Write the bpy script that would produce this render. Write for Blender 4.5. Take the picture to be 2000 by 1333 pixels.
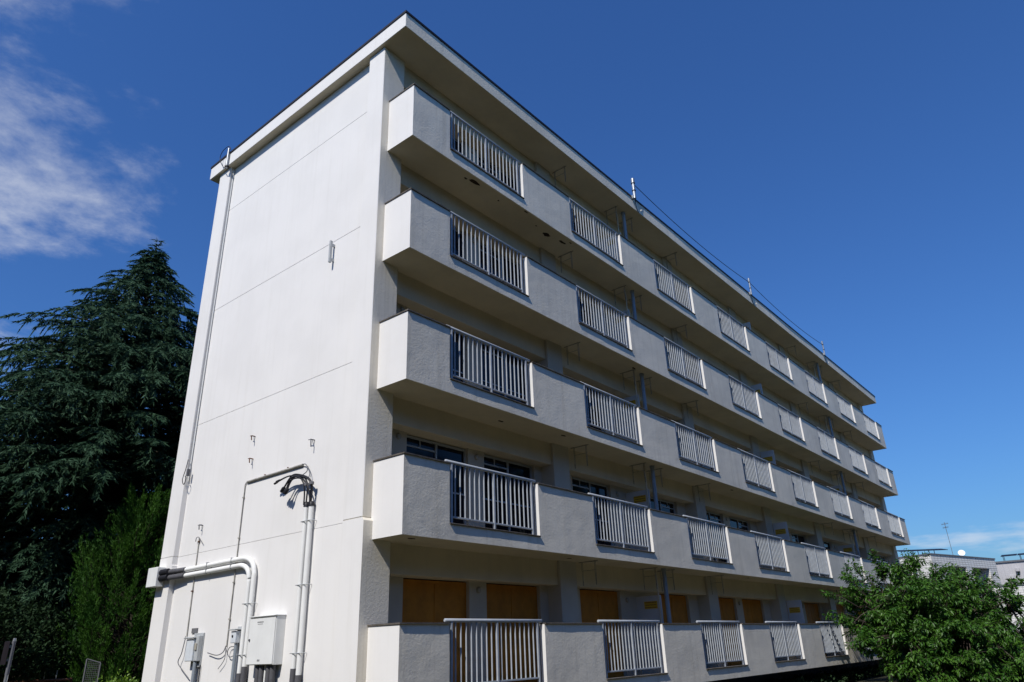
import bpy, bmesh, math, random
import numpy as np
from mathutils import Vector, Matrix, noise

scene = bpy.context.scene
for o in list(bpy.data.objects):
    bpy.data.objects.remove(o, do_unlink=True)
C = scene.collection
rad = math.radians
Z0 = 2.02                      # height of the lowest balcony's coping above the ground

# ------------------------------------------------------------------ camera
yaw, pitch, roll = -0.8882625, 0.4075599, -0.0369775
fw = Vector((-math.sin(yaw)*math.cos(pitch), math.cos(yaw)*math.cos(pitch), math.sin(pitch)))
rt = Vector((math.cos(yaw), math.sin(yaw), 0)); up = rt.cross(fw)
Rv = math.cos(roll)*rt + math.sin(roll)*up
Uv = -math.sin(roll)*rt + math.cos(roll)*up
cd = bpy.data.cameras.new('camera'); cam = bpy.data.objects.new('camera', cd); C.objects.link(cam)
M = Matrix((Rv, Uv, -fw)).transposed().to_4x4()
M.translation = Vector((-7.77714, -9.73010, -0.42286 + Z0)); cam.matrix_world = M
cd.sensor_fit = 'HORIZONTAL'; cd.sensor_width = 36; cd.lens = 1387.62*36/2000
cd.clip_start = 0.1; cd.clip_end = 3000
scene.camera = cam

# ------------------------------------------------------------------ sun and sky
LDIR = Vector((1.0, 0.21, -1.13)).normalized()
sd = bpy.data.lights.new('sun', 'SUN'); sun = bpy.data.objects.new('sun', sd); C.objects.link(sun)
sd.energy = 4.7; sd.angle = rad(0.53); sd.color = (1.0, 0.95, 0.87)
sun.rotation_euler = LDIR.to_track_quat('-Z', 'Y').to_euler(); sun.location = (-40, -8, 50)
SUN_EL = math.asin(-LDIR.z); SUN_AZ = math.atan2(-LDIR.x, -LDIR.y)     # clockwise from +Y

world = bpy.data.worlds.new('World'); scene.world = world; world.use_nodes = True
wn = world.node_tree; wn.nodes.clear()
def N(t, typ, **kw):
    n = t.nodes.new(typ)
    for k, v in kw.items():
        if k.startswith('i_'):
            key = k[2:]; key = int(key) if key.isdigit() else key.replace('_', ' ')
            n.inputs[key].default_value = v
        else: setattr(n, k, v)
    return n
def mth(t, op, a, b=None, clamp=False):
    n = t.nodes.new('ShaderNodeMath'); n.operation = op; n.use_clamp = clamp
    for i, q in enumerate((a, b)):
        if q is None: continue
        if isinstance(q, (int, float)): n.inputs[i].default_value = q
        else: t.links.new(q, n.inputs[i])
    return n.outputs[0]
def smooth(t, v, lo, hi):
    n = t.nodes.new('ShaderNodeMapRange'); n.interpolation_type = 'SMOOTHSTEP'
    n.inputs['From Min'].default_value = lo; n.inputs['From Max'].default_value = hi
    t.links.new(v, n.inputs['Value']); return n.outputs['Result']
out = N(wn, 'ShaderNodeOutputWorld'); bg = N(wn, 'ShaderNodeBackground')
sky = N(wn, 'ShaderNodeTexSky', sky_type='NISHITA', sun_disc=False)
sky.sun_elevation = SUN_EL; sky.sun_rotation = SUN_AZ
sky.air_density = 1.5; sky.dust_density = 0.4; sky.ozone_density = 4.0; sky.altitude = 0
bg.inputs['Strength'].default_value = 0.114
tc = N(wn, 'ShaderNodeTexCoord'); sx = N(wn, 'ShaderNodeSeparateXYZ')
wn.links.new(tc.outputs['Generated'], sx.inputs[0])
dx, dy, dz = sx.outputs
# thin broken cloud sheet: noise on a flat layer overhead, thickening towards one side of the sky
zz = mth(wn, 'ADD', mth(wn, 'MAXIMUM', dz, 0.0), 0.12)
cv = N(wn, 'ShaderNodeCombineXYZ')
wn.links.new(mth(wn, 'DIVIDE', dx, zz), cv.inputs[0]); wn.links.new(mth(wn, 'DIVIDE', dy, zz), cv.inputs[1])
mp = N(wn, 'ShaderNodeMapping'); mp.inputs['Rotation'].default_value = (0, 0, 0.165307); mp.inputs['Scale'].default_value = (1.0, 1.0, 1.0)
mp.inputs['Location'].default_value = (3.24899, -0.85340, 0.0)
wn.links.new(cv.outputs[0], mp.inputs[0])
n1 = N(wn, 'ShaderNodeTexNoise', i_Scale=3.0, i_Detail=9.0, i_Roughness=0.62, i_Distortion=0.15)
wn.links.new(mp.outputs[0], n1.inputs['Vector'])
n2 = N(wn, 'ShaderNodeTexNoise', i_Scale=1.2, i_Detail=3.0, i_Roughness=0.5)
wn.links.new(mp.outputs[0], n2.inputs['Vector'])
side = smooth(wn, dx, 0.53, 0.05)                       # cloud bank away to the side of the building
side = mth(wn, 'MULTIPLY', side, smooth(wn, dy, 0.0, 0.5))
cov = mth(wn, 'ADD', mth(wn, 'MULTIPLY', n1.outputs['Fac'], 0.62), mth(wn, 'MULTIPLY', n2.outputs['Fac'], 0.38))
cov = mth(wn, 'ADD', cov, mth(wn, 'MULTIPLY', mth(wn, 'SUBTRACT', side, 1.0), 0.30))
cl = mth(wn, 'MULTIPLY', smooth(wn, cov, 0.40, 0.63), 0.80)
# low fair-weather cloud near the horizon
cv2 = N(wn, 'ShaderNodeCombineXYZ')
wn.links.new(mth(wn, 'ARCTAN2', dy, dx), cv2.inputs[0]); wn.links.new(mth(wn, 'MULTIPLY', dz, 4.5), cv2.inputs[1])
n3 = N(wn, 'ShaderNodeTexNoise', i_Scale=5.0, i_Detail=6.0, i_Roughness=0.55)
mp2 = N(wn, 'ShaderNodeMapping'); mp2.inputs['Location'].default_value = (1.83, 0.62, 0)
wn.links.new(cv2.outputs[0], mp2.inputs[0]); wn.links.new(mp2.outputs[0], n3.inputs['Vector'])
low = mth(wn, 'MULTIPLY', smooth(wn, n3.outputs['Fac'], 0.54, 0.68), mth(wn, 'MULTIPLY', smooth(wn, dz, 0.05, 0.085), smooth(wn, dz, 0.135, 0.10)))
cl = mth(wn, 'MAXIMUM', cl, mth(wn, 'MULTIPLY', low, 0.5))
tint = N(wn, 'ShaderNodeMix', data_type='RGBA', blend_type='MULTIPLY'); tint.inputs['Factor'].default_value = 1.0
tint.inputs['B'].default_value = (0.30, 0.555, 0.99, 1); wn.links.new(sky.outputs[0], tint.inputs['A'])   # deep, polarised-looking blue
mx = N(wn, 'ShaderNodeMix', data_type='RGBA'); mx.inputs['B'].default_value = (6.6, 6.9, 7.5, 1)
wn.links.new(cl, mx.inputs['Factor']); wn.links.new(tint.outputs['Result'], mx.inputs['A'])
wn.links.new(mx.outputs['Result'], bg.inputs['Color']); wn.links.new(bg.outputs[0], out.inputs[0])

vs = scene.view_settings
vs.view_transform = 'Standard'; vs.look = 'None'; vs.gamma = 1.0; vs.exposure = 0.0; vs.use_curve_mapping = False
scene.render.engine = 'CYCLES'
scene.cycles.max_bounces = 8; scene.cycles.diffuse_bounces = 4

# ------------------------------------------------------------------ materials
def mat(name, col, rough=0.8, var=0.0, vscale=1.0, bump=0.0, bscale=40.0, bdist=0.01, spec=0.3, metal=0.0,
        streak=0.0, col2=None, streak_col=None, detail=5.0, bdet=4.0, brough=0.55):
    m = bpy.data.materials.new(name); m.use_nodes = True; t = m.node_tree
    b = t.nodes['Principled BSDF']
    b.inputs['Base Color'].default_value = (*col, 1); b.inputs['Roughness'].default_value = rough
    b.inputs['Specular IOR Level'].default_value = spec; b.inputs['Metallic'].default_value = metal
    co = N(t, 'ShaderNodeTexCoord')
    cur = None
    if var or col2:
        n = N(t, 'ShaderNodeTexNoise', i_Scale=vscale, i_Detail=detail, i_Roughness=0.6); t.links.new(co.outputs['Object'], n.inputs['Vector'])
        r = N(t, 'ShaderNodeMix', data_type='RGBA')
        c2 = col2 if col2 else tuple(c*(1-var) for c in col)
        r.inputs['A'].default_value = (*col, 1); r.inputs['B'].default_value = (*c2, 1)
        t.links.new(smooth(t, n.outputs['Fac'], 0.35, 0.68), r.inputs['Factor']); cur = r.outputs['Result']
    if streak:
        mpn = N(t, 'ShaderNodeMapping'); mpn.inputs['Scale'].default_value = (3.2, 3.2, 0.16); t.links.new(co.outputs['Object'], mpn.inputs[0])
        n = N(t, 'ShaderNodeTexNoise', i_Scale=2.2, i_Detail=6.0, i_Roughness=0.65); t.links.new(mpn.outputs[0], n.inputs['Vector'])
        r = N(t, 'ShaderNodeMix', data_type='RGBA')
        if cur is not None: t.links.new(cur, r.inputs['A'])
        else: r.inputs['A'].default_value = (*col, 1)
        sc = streak_col if streak_col else tuple(c*0.55 for c in col)
        r.inputs['B'].default_value = (*sc, 1)
        t.links.new(mth(t, 'MULTIPLY', smooth(t, n.outputs['Fac'], 0.47, 0.75), streak), r.inputs['Factor']); cur = r.outputs['Result']
    if cur is not None: t.links.new(cur, b.inputs['Base Color'])
    if bump:
        n = N(t, 'ShaderNodeTexNoise', i_Scale=bscale, i_Detail=bdet, i_Roughness=brough); t.links.new(co.outputs['Object'], n.inputs['Vector'])
        bp = N(t, 'ShaderNodeBump', i_Strength=bump, i_Distance=bdist)
        t.links.new(n.outputs['Fac'], bp.inputs['Height']); t.links.new(bp.outputs[0], b.inputs['Normal'])
    return m
CREAM = (0.78, 0.735, 0.635)
m_wall   = mat('painted_end_wall', (0.74, 0.73, 0.715), 0.75, var=0.05, vscale=0.7, bump=0.25, bscale=70, bdist=0.004, streak=0.22, streak_col=(0.60, 0.585, 0.55))
m_stucco = mat('painted_stucco', CREAM, 0.9, var=0.13, vscale=0.7, bump=0.5, bscale=20, bdist=0.013, bdet=7.0, brough=0.72, streak=0.42, streak_col=(0.50, 0.46, 0.38), spec=0.15)
m_smooth = mat('painted_concrete', (0.62, 0.545, 0.40), 0.85, var=0.12, vscale=1.1, bump=0.2, bscale=50, bdist=0.004, streak=0.25, streak_col=(0.42, 0.39, 0.33))  # browner copy of the cream paint; soffit shade put into the colour
m_inner  = mat('painted_recess_wall', (0.50, 0.465, 0.39), 0.85, var=0.10, vscale=1.4, bump=0.2, bscale=50, bdist=0.004)  # darker copy of the cream paint, recess shade included in its colour
m_cope   = mat('weathered_coping', (0.13, 0.115, 0.10), 0.8, var=0.5, vscale=6, bump=0.4, bscale=60)
m_flash  = mat('dark_roof_edging', (0.018, 0.015, 0.02), 0.5, var=0.3, vscale=4)
m_rail   = mat('grey_painted_aluminium', (0.385, 0.42, 0.465), 0.5, var=0.15, vscale=5, spec=0.35)
m_frame  = mat('window_aluminium', (0.34, 0.37, 0.40), 0.4, spec=0.5)
m_glass  = mat('dark_window_glass', (0.006, 0.008, 0.016), 0.06, spec=0.22, bump=0.03, bscale=1.2, bdist=0.02)
m_board  = mat('brown_plywood', (0.46, 0.19, 0.020), 0.7, var=0.3, vscale=2.2, bump=0.15, bscale=30, bdist=0.003, streak=0.35, streak_col=(0.34, 0.14, 0.016))
m_pvc    = mat('white_conduit', (0.76, 0.765, 0.75), 0.6, var=0.05, vscale=4, spec=0.2)
m_gpvc   = mat('grey_sleeve', (0.10, 0.10, 0.11), 0.55, var=0.25, vscale=6)
m_pipe   = mat('blue_grey_drainpipe', (0.27, 0.31, 0.35), 0.45, var=0.2, vscale=3, spec=0.45)
m_steel  = mat('galvanised_steel', (0.42, 0.44, 0.45), 0.38, var=0.3, vscale=9, metal=0.7)
m_black  = mat('black_cable', (0.016, 0.016, 0.02), 0.5)
m_gcable = mat('grey_cable', (0.14, 0.14, 0.15), 0.5)
m_thin   = mat('aged_conduit', (0.40, 0.385, 0.35), 0.6, var=0.4, vscale=8)
m_box    = mat('cabinet_paint', (0.74, 0.75, 0.74), 0.4, var=0.06, vscale=3, spec=0.4, streak=0.10)
m_gbox   = mat('grey_meter_plastic', (0.42, 0.44, 0.45), 0.45, var=0.15, vscale=6, spec=0.4)
m_meter  = mat('pale_meter_cover', (0.62, 0.66, 0.70), 0.35, var=0.1, vscale=6, spec=0.4)
m_rust   = mat('rusty_metal', (0.16, 0.07, 0.04), 0.85, var=0.6, vscale=7, bump=0.4, bscale=60)
m_spall  = mat('exposed_rusty_concrete', (0.045, 0.03, 0.022), 0.95, var=0.6, vscale=20, bump=0.8, bscale=50)
m_hang   = mat('hanger_steel', (0.32, 0.31, 0.28), 0.5, var=0.4, vscale=10)
m_part   = mat('partition_board', (0.56, 0.57, 0.58), 0.6, var=0.08, vscale=2)
m_vent   = mat('vent_plastic', (0.34, 0.32, 0.27), 0.6)
m_bark   = mat('bark', (0.05, 0.04, 0.03), 0.95, var=0.5, vscale=5, bump=0.9, bscale=22, bdist=0.03)
m_cbark  = mat('cherry_bark', (0.075, 0.058, 0.05), 0.9, var=0.5, vscale=8, bump=0.8, bscale=30, bdist=0.02)
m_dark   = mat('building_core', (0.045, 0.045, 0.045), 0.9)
m_base   = mat('basement_concrete', (0.05, 0.047, 0.042), 0.95, var=0.4, vscale=1.2, bump=0.4)

def leafmat(name, a, b, rough=0.5, trans=0.25, scale=1.2, spec=0.35):
    m = bpy.data.materials.new(name); m.use_nodes = True; t = m.node_tree
    p = t.nodes['Principled BSDF']; p.inputs['Roughness'].default_value = rough; p.inputs['Specular IOR Level'].default_value = spec
    co = N(t, 'ShaderNodeTexCoord')
    n = N(t, 'ShaderNodeTexNoise', i_Scale=scale, i_Detail=6.0, i_Roughness=0.7); t.links.new(co.outputs['Object'], n.inputs['Vector'])
    r = N(t, 'ShaderNodeMix', data_type='RGBA'); r.inputs['A'].default_value = (*a, 1); r.inputs['B'].default_value = (*b, 1)
    t.links.new(smooth(t, n.outputs['Fac'], 0.36, 0.66), r.inputs['Factor']); t.links.new(r.outputs['Result'], p.inputs['Base Color'])
    if trans:
        tr = N(t, 'ShaderNodeBsdfTranslucent'); t.links.new(r.outputs['Result'], tr.inputs['Color'])
        ms = N(t, 'ShaderNodeMixShader'); ms.inputs[0].default_value = trans
        t.links.new(p.outputs[0], ms.inputs[1]); t.links.new(tr.outputs[0], ms.inputs[2])
        t.links.new(ms.outputs[0], t.nodes['Material Output'].inputs[0])
    return m
m_cedar  = leafmat('cedar_needles', (0.020, 0.052, 0.028), (0.046, 0.094, 0.052), 0.7, 0.12, 0.7, 0.12)
m_junip  = leafmat('juniper_needles', (0.026, 0.085, 0.011), (0.058, 0.145, 0.016), 0.6, 0.25, 1.6, 0.2)
m_hedge  = leafmat('dark_evergreen_leaves', (0.012, 0.030, 0.012), (0.025, 0.050, 0.018), 0.7, 0.1, 1.5, 0.12)
m_cherry = leafmat('cherry_leaves', (0.030, 0.100, 0.012), (0.080, 0.185, 0.022), 0.45, 0.28, 2.2, 0.35)
m_shrub  = leafmat('bright_shrub_leaves', (0.10, 0.20, 0.02), (0.17, 0.27, 0.03), 0.4, 0.3, 4.0, 0.5)

def tilemat():
    m = bpy.data.materials.new('glazed_facade_tile'); m.use_nodes = True; t = m.node_tree; p = t.nodes['Principled BSDF']
    co = N(t, 'ShaderNodeTexCoord'); s = N(t, 'ShaderNodeSeparateXYZ'); t.links.new(co.outputs['Object'], s.inputs[0])
    cx = N(t, 'ShaderNodeCombineXYZ'); t.links.new(mth(t, 'ADD', s.outputs[0], s.outputs[1]), cx.inputs[0]); t.links.new(s.outputs[2], cx.inputs[1])
    bk = N(t, 'ShaderNodeTexBrick'); t.links.new(cx.outputs[0], bk.inputs['Vector'])
    bk.offset = 0.0
    for k, v in dict(Color1=(0.70, 0.69, 0.66, 1), Color2=(0.64, 0.63, 0.60, 1), Mortar=(0.36, 0.35, 0.33, 1)).items(): bk.inputs[k].default_value = v
    bk.inputs['Scale'].default_value = 1.0; bk.inputs['Brick Width'].default_value = 0.36; bk.inputs['Row Height'].default_value = 0.17
    bk.inputs['Mortar Size'].default_value = 0.022
    t.links.new(bk.outputs['Color'], p.inputs['Base Color']); p.inputs['Roughness'].default_value = 0.5
    bp = N(t, 'ShaderNodeBump', i_Strength=0.6, i_Distance=0.01); bp.invert = True
    t.links.new(bk.outputs['Fac'], bp.inputs['Height']); t.links.new(bp.outputs[0], p.inputs['Normal'])
    return m
m_tile = tilemat()
m_conc = mat('streaked_concrete', (0.46, 0.45, 0.46), 0.85, var=0.1, vscale=0.6, streak=0.75, streak_col=(0.27, 0.26, 0.26), bump=0.2, bscale=10)
m_dgrey = mat('dark_grey_siding', (0.13, 0.135, 0.15), 0.6, var=0.2, vscale=1)
m_solar = mat('solar_panel_glass', (0.012, 0.013, 0.02), 0.5, spec=0.15)

def signmat():
    m = bpy.data.materials.new('yellow_escape_notice'); m.use_nodes = True; t = m.node_tree; p = t.nodes['Principled BSDF']
    co = N(t, 'ShaderNodeTexCoord'); s = N(t, 'ShaderNodeSeparateXYZ'); t.links.new(co.outputs['Generated'], s.inputs[0])
    row = mth(t, 'FRACT', mth(t, 'MULTIPLY', s.outputs[2], 3.0))
    inrow = mth(t, 'MULTIPLY', mth(t, 'GREATER_THAN', row, 0.32), mth(t, 'LESS_THAN', row, 0.72))
    cb = N(t, 'ShaderNodeCombineXYZ'); t.links.new(mth(t, 'MULTIPLY', s.outputs[1], 26.0), cb.inputs[0]); t.links.new(mth(t, 'MULTIPLY', s.outputs[2], 14.0), cb.inputs[1])
    n = N(t, 'ShaderNodeTexNoise', i_Scale=1.0, i_Detail=2.0); t.links.new(cb.outputs[0], n.inputs['Vector'])
    ink = mth(t, 'MULTIPLY', inrow, mth(t, 'GREATER_THAN', n.outputs['Fac'], 0.44))
    edge = mth(t, 'MULTIPLY', mth(t, 'GREATER_THAN', s.outputs[1], 0.07), mth(t, 'LESS_THAN', s.outputs[1], 0.93))
    ink = mth(t, 'MULTIPLY', ink, edge)
    r = N(t, 'ShaderNodeMix', data_type='RGBA'); r.inputs['A'].default_value = (0.62, 0.40, 0.03, 1); r.inputs['B'].default_value = (0.22, 0.06, 0.015, 1)
    t.links.new(ink, r.inputs['Factor']); t.links.new(r.outputs['Result'], p.inputs['Base Color']); p.inputs['Roughness'].default_value = 0.5
    return m
m_sign = signmat()

# ------------------------------------------------------------------ mesh helpers
class MB:
    def __init__(s): s.v = []; s.f = []; s.sm = []
    def add(s, vs_, fs, smooth_=False):
        k = len(s.v); s.v += [tuple(q) for q in vs_]; s.f += [tuple(i+k for i in f) for f in fs]; s.sm += [smooth_]*len(fs); return s
    def box(s, x0, x1, y0, y1, z0, z1, b=0.0):
        if b <= 0:
            v = [(x, y, z) for x in (x0, x1) for y in (y0, y1) for z in (z0, z1)]
            return s.add(v, [(0,1,3,2),(4,6,7,5),(0,4,5,1),(2,3,7,6),(0,2,6,4),(1,5,7,3)])
        bm = bmesh.new(); bmesh.ops.create_cube(bm, size=1.0)
        for q in bm.verts: q.co = Vector((x0+(q.co.x+.5)*(x1-x0), y0+(q.co.y+.5)*(y1-y0), z0+(q.co.z+.5)*(z1-z0)))
        bmesh.ops.bevel(bm, geom=list(bm.edges), offset=b, segments=1, affect='EDGES')
        bm.verts.ensure_lookup_table(); bm.verts.index_update()
        s.add([q.co[:] for q in bm.verts], [[q.index for q in f.verts] for f in bm.faces]); bm.free(); return s
    def tube(s, pts, r, n=8, caps=True):
        pts = [Vector(p) for p in pts]; rs = r if isinstance(r, (list, tuple)) else [r]*len(pts)
        prev = None; rings = []
        for i, p in enumerate(pts):
            d = (pts[min(i+1, len(pts)-1)] - pts[max(i-1, 0)]).normalized()
            if prev is None:
                a = d.cross(Vector((0, 0, 1)));
                if a.length < 1e-3: a = d.cross(Vector((0, 1, 0)))
                a.normalize()
            else:
                a = prev - d*prev.dot(d)
                a = a.normalized() if a.length > 1e-5 else d.orthogonal().normalized()
            prev = a; b = d.cross(a)
            rings.append([p + (a*math.cos(2*math.pi*k/n) + b*math.sin(2*math.pi*k/n))*rs[i] for k in range(n)])
        vs_ = [q for rr in rings for q in rr]; fs = []
        for i in range(len(pts)-1):
            for k in range(n):
                fs.append((i*n+k, i*n+(k+1) % n, (i+1)*n+(k+1) % n, (i+1)*n+k))
        s.add(vs_, fs, True)
        if caps:
            s.add(rings[0], [tuple(reversed(range(n)))]); s.add(rings[-1], [tuple(range(n))])
        return s
    def prism(s, poly, z0, z1):
        n = len(poly)
        v = [(x, y, z0) for x, y in poly] + [(x, y, z1) for x, y in poly]
        return s.add(v, [tuple(reversed(range(n))), tuple(range(n, 2*n))] + [(i, (i+1) % n, n+(i+1) % n, n+i) for i in range(n)])
    def mesh(s, name, m=None):
        me = bpy.data.meshes.new(name); me.from_pydata(s.v, [], s.f)
        me.polygons.foreach_set('use_smooth', s.sm)
        if m: me.materials.append(m)
        me.update(); return me
    def obj(s, name, m, parent=None, **kw): return mk(name, s.mesh(name, m), parent, **kw)
def mk(name, me, parent=None, loc=None, label=None, cat=None, group=None, kind=None, rz=None):
    o = bpy.data.objects.new(name, me); C.objects.link(o)
    if parent: o.parent = parent
    if loc is not None: o.location = loc
    if rz is not None: o.rotation_euler = (0, 0, rz)
    for k, v in (('label', label), ('category', cat), ('group', group), ('kind', kind)):
        if v: o[k] = v
    return o
def smooth_path(pts, k=6):
    P = [Vector(p) for p in pts]; out_ = []
    for i in range(len(P)-1):
        a, b, c, d = P[max(i-1, 0)], P[i], P[i+1], P[min(i+2, len(P)-1)]
        for j in range(k):
            t = j/k
            out_.append(0.5*((2*b)+(c-a)*t+(2*a-5*b+4*c-d)*t*t+(3*b-a-3*c+d)*t**3))
    return out_ + [P[-1]]

# ------------------------------------------------------------------ ground
def groundmat():
    m = mat('lawn_and_soil', (0.040, 0.046, 0.018), 0.95, col2=(0.062, 0.050, 0.032), vscale=0.35, bump=0.8, bscale=14, bdist=0.05, detail=8)
    return m
g = MB(); n = 48; R = 900
vv = [(0, 0, 0)] + [(R*math.cos(2*math.pi*k/n), R*math.sin(2*math.pi*k/n), 0) for k in range(n)]
g.add(vv, [(0, 1+k, 1+(k+1) % n) for k in range(n)])
g.obj('ground', groundmat(), kind='structure')

# ------------------------------------------------------------------ apartment building
BD, BX, PH, SILL, H, LX = 0.793, 0.198, 1.363, 1.073, 2.70, 37.25
OPA = [1.297 + 4.6*i for i in range(8)]; OPW = 2.59
cap = [Z0 + H*k for k in range(5)]
ROOFB, ROOFT = Z0 + 12.256, Z0 + 12.705
bld = mk('apartment_building', None, label='five-storey cream apartment block with long railed balconies and a blank end wall', cat='building')

# columns and corner piers ------------------------------------------------
STEP = Z0 + 1.70
def pier(x0, x1, y0, y1, proud):
    b = MB()
    b.box(x0, x1, y0, y1, STEP, ROOFB, 0.012)
    if proud:
        # lower part stands 45 mm proud at the front with a steep weathered top
        p = [(y0-.045, 0.0), (y0-.045, STEP-.055), (y0, STEP-.004), (y1, STEP-.004), (y1, 0.0)]
    else:
        p = [(y0-.02, 0.0), (y0-.02, STEP-.195), (y0, STEP-.175), (y0, STEP-.004), (y1, STEP-.004), (y1, 0.0)]
    n_ = len(p)
    b.add([(x0, *q) for q in p] + [(x1, *q) for q in p], [tuple(range(n_)), tuple(reversed(range(n_, 2*n_)))] + [((i+1) % n_, i, n_+i, n_+(i+1) % n_) for i in range(n_)])
    return b
def tone_by_facing(o):  # undersides get the browner copy, with shade painted into the colour
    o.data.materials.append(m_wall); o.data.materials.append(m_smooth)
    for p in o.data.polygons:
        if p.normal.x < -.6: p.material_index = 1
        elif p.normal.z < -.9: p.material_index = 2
tone_by_facing(pier(0, .61, 0, .53, True).obj('corner_pier', m_stucco, bld))
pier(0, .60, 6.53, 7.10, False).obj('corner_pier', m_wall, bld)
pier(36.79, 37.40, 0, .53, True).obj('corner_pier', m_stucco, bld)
COLX = [5.62, 12.96, 18.5, 24.08, 31.3]
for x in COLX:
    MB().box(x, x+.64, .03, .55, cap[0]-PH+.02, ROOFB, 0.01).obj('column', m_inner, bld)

# gable end wall panels with recessed joints -----------------------------
jz = [0.0] + [Z0 + q for q in (1.69, 4.74, 7.80, 10.85)] + [ROOFB]
for a, b in zip(jz[:-1], jz[1:]):
    MB().box(.12, .30, .531, 6.529, a+.0018, b-.0018, 0.005).obj('wall_panel', m_wall, bld)
MB().box(.14, .29, .54, 6.52, .01, ROOFB-.01).obj('joint_backing', m_smooth, bld)
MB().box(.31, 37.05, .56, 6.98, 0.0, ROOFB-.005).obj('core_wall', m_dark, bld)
MB().box(.61, 37.1, 6.985, 7.05, 0.0, ROOFB-.006).obj('rear_wall', m_smooth, bld)
MB().box(37.06, 37.30, .54, 7.04, 0.0, ROOFB-.007).obj('far_end_wall', m_wall, bld)
MB().box(.62, 36.78, .45, .555, 0.0, cap[0]-PH-.002).obj('basement_wall', m_base, bld)

# roof slab -----------------------------------------------------------------
rf = MB().box(-.093, 37.52, -.791, 7.52, ROOFB, ROOFT-.062, 0.006).obj('roof_slab', m_stucco, bld)
tone_by_facing(rf)
e = MB()
e.box(-.112, 37.54, -.81, -.66, ROOFT-.060, ROOFT); e.box(-.112, 37.54, 7.39, 7.54, ROOFT-.060, ROOFT)
e.box(-.112, .03, -.659, 7.389, ROOFT-.060, ROOFT); e.box(37.40, 37.54, -.659, 7.389, ROOFT-.060, ROOFT)
e.obj('roof_edging', m_flash, rf)
MB().box(.031, 37.399, -.659, 7.389, ROOFT-.061, ROOFT-.03).obj('roof_membrane', m_base, rf)

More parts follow.
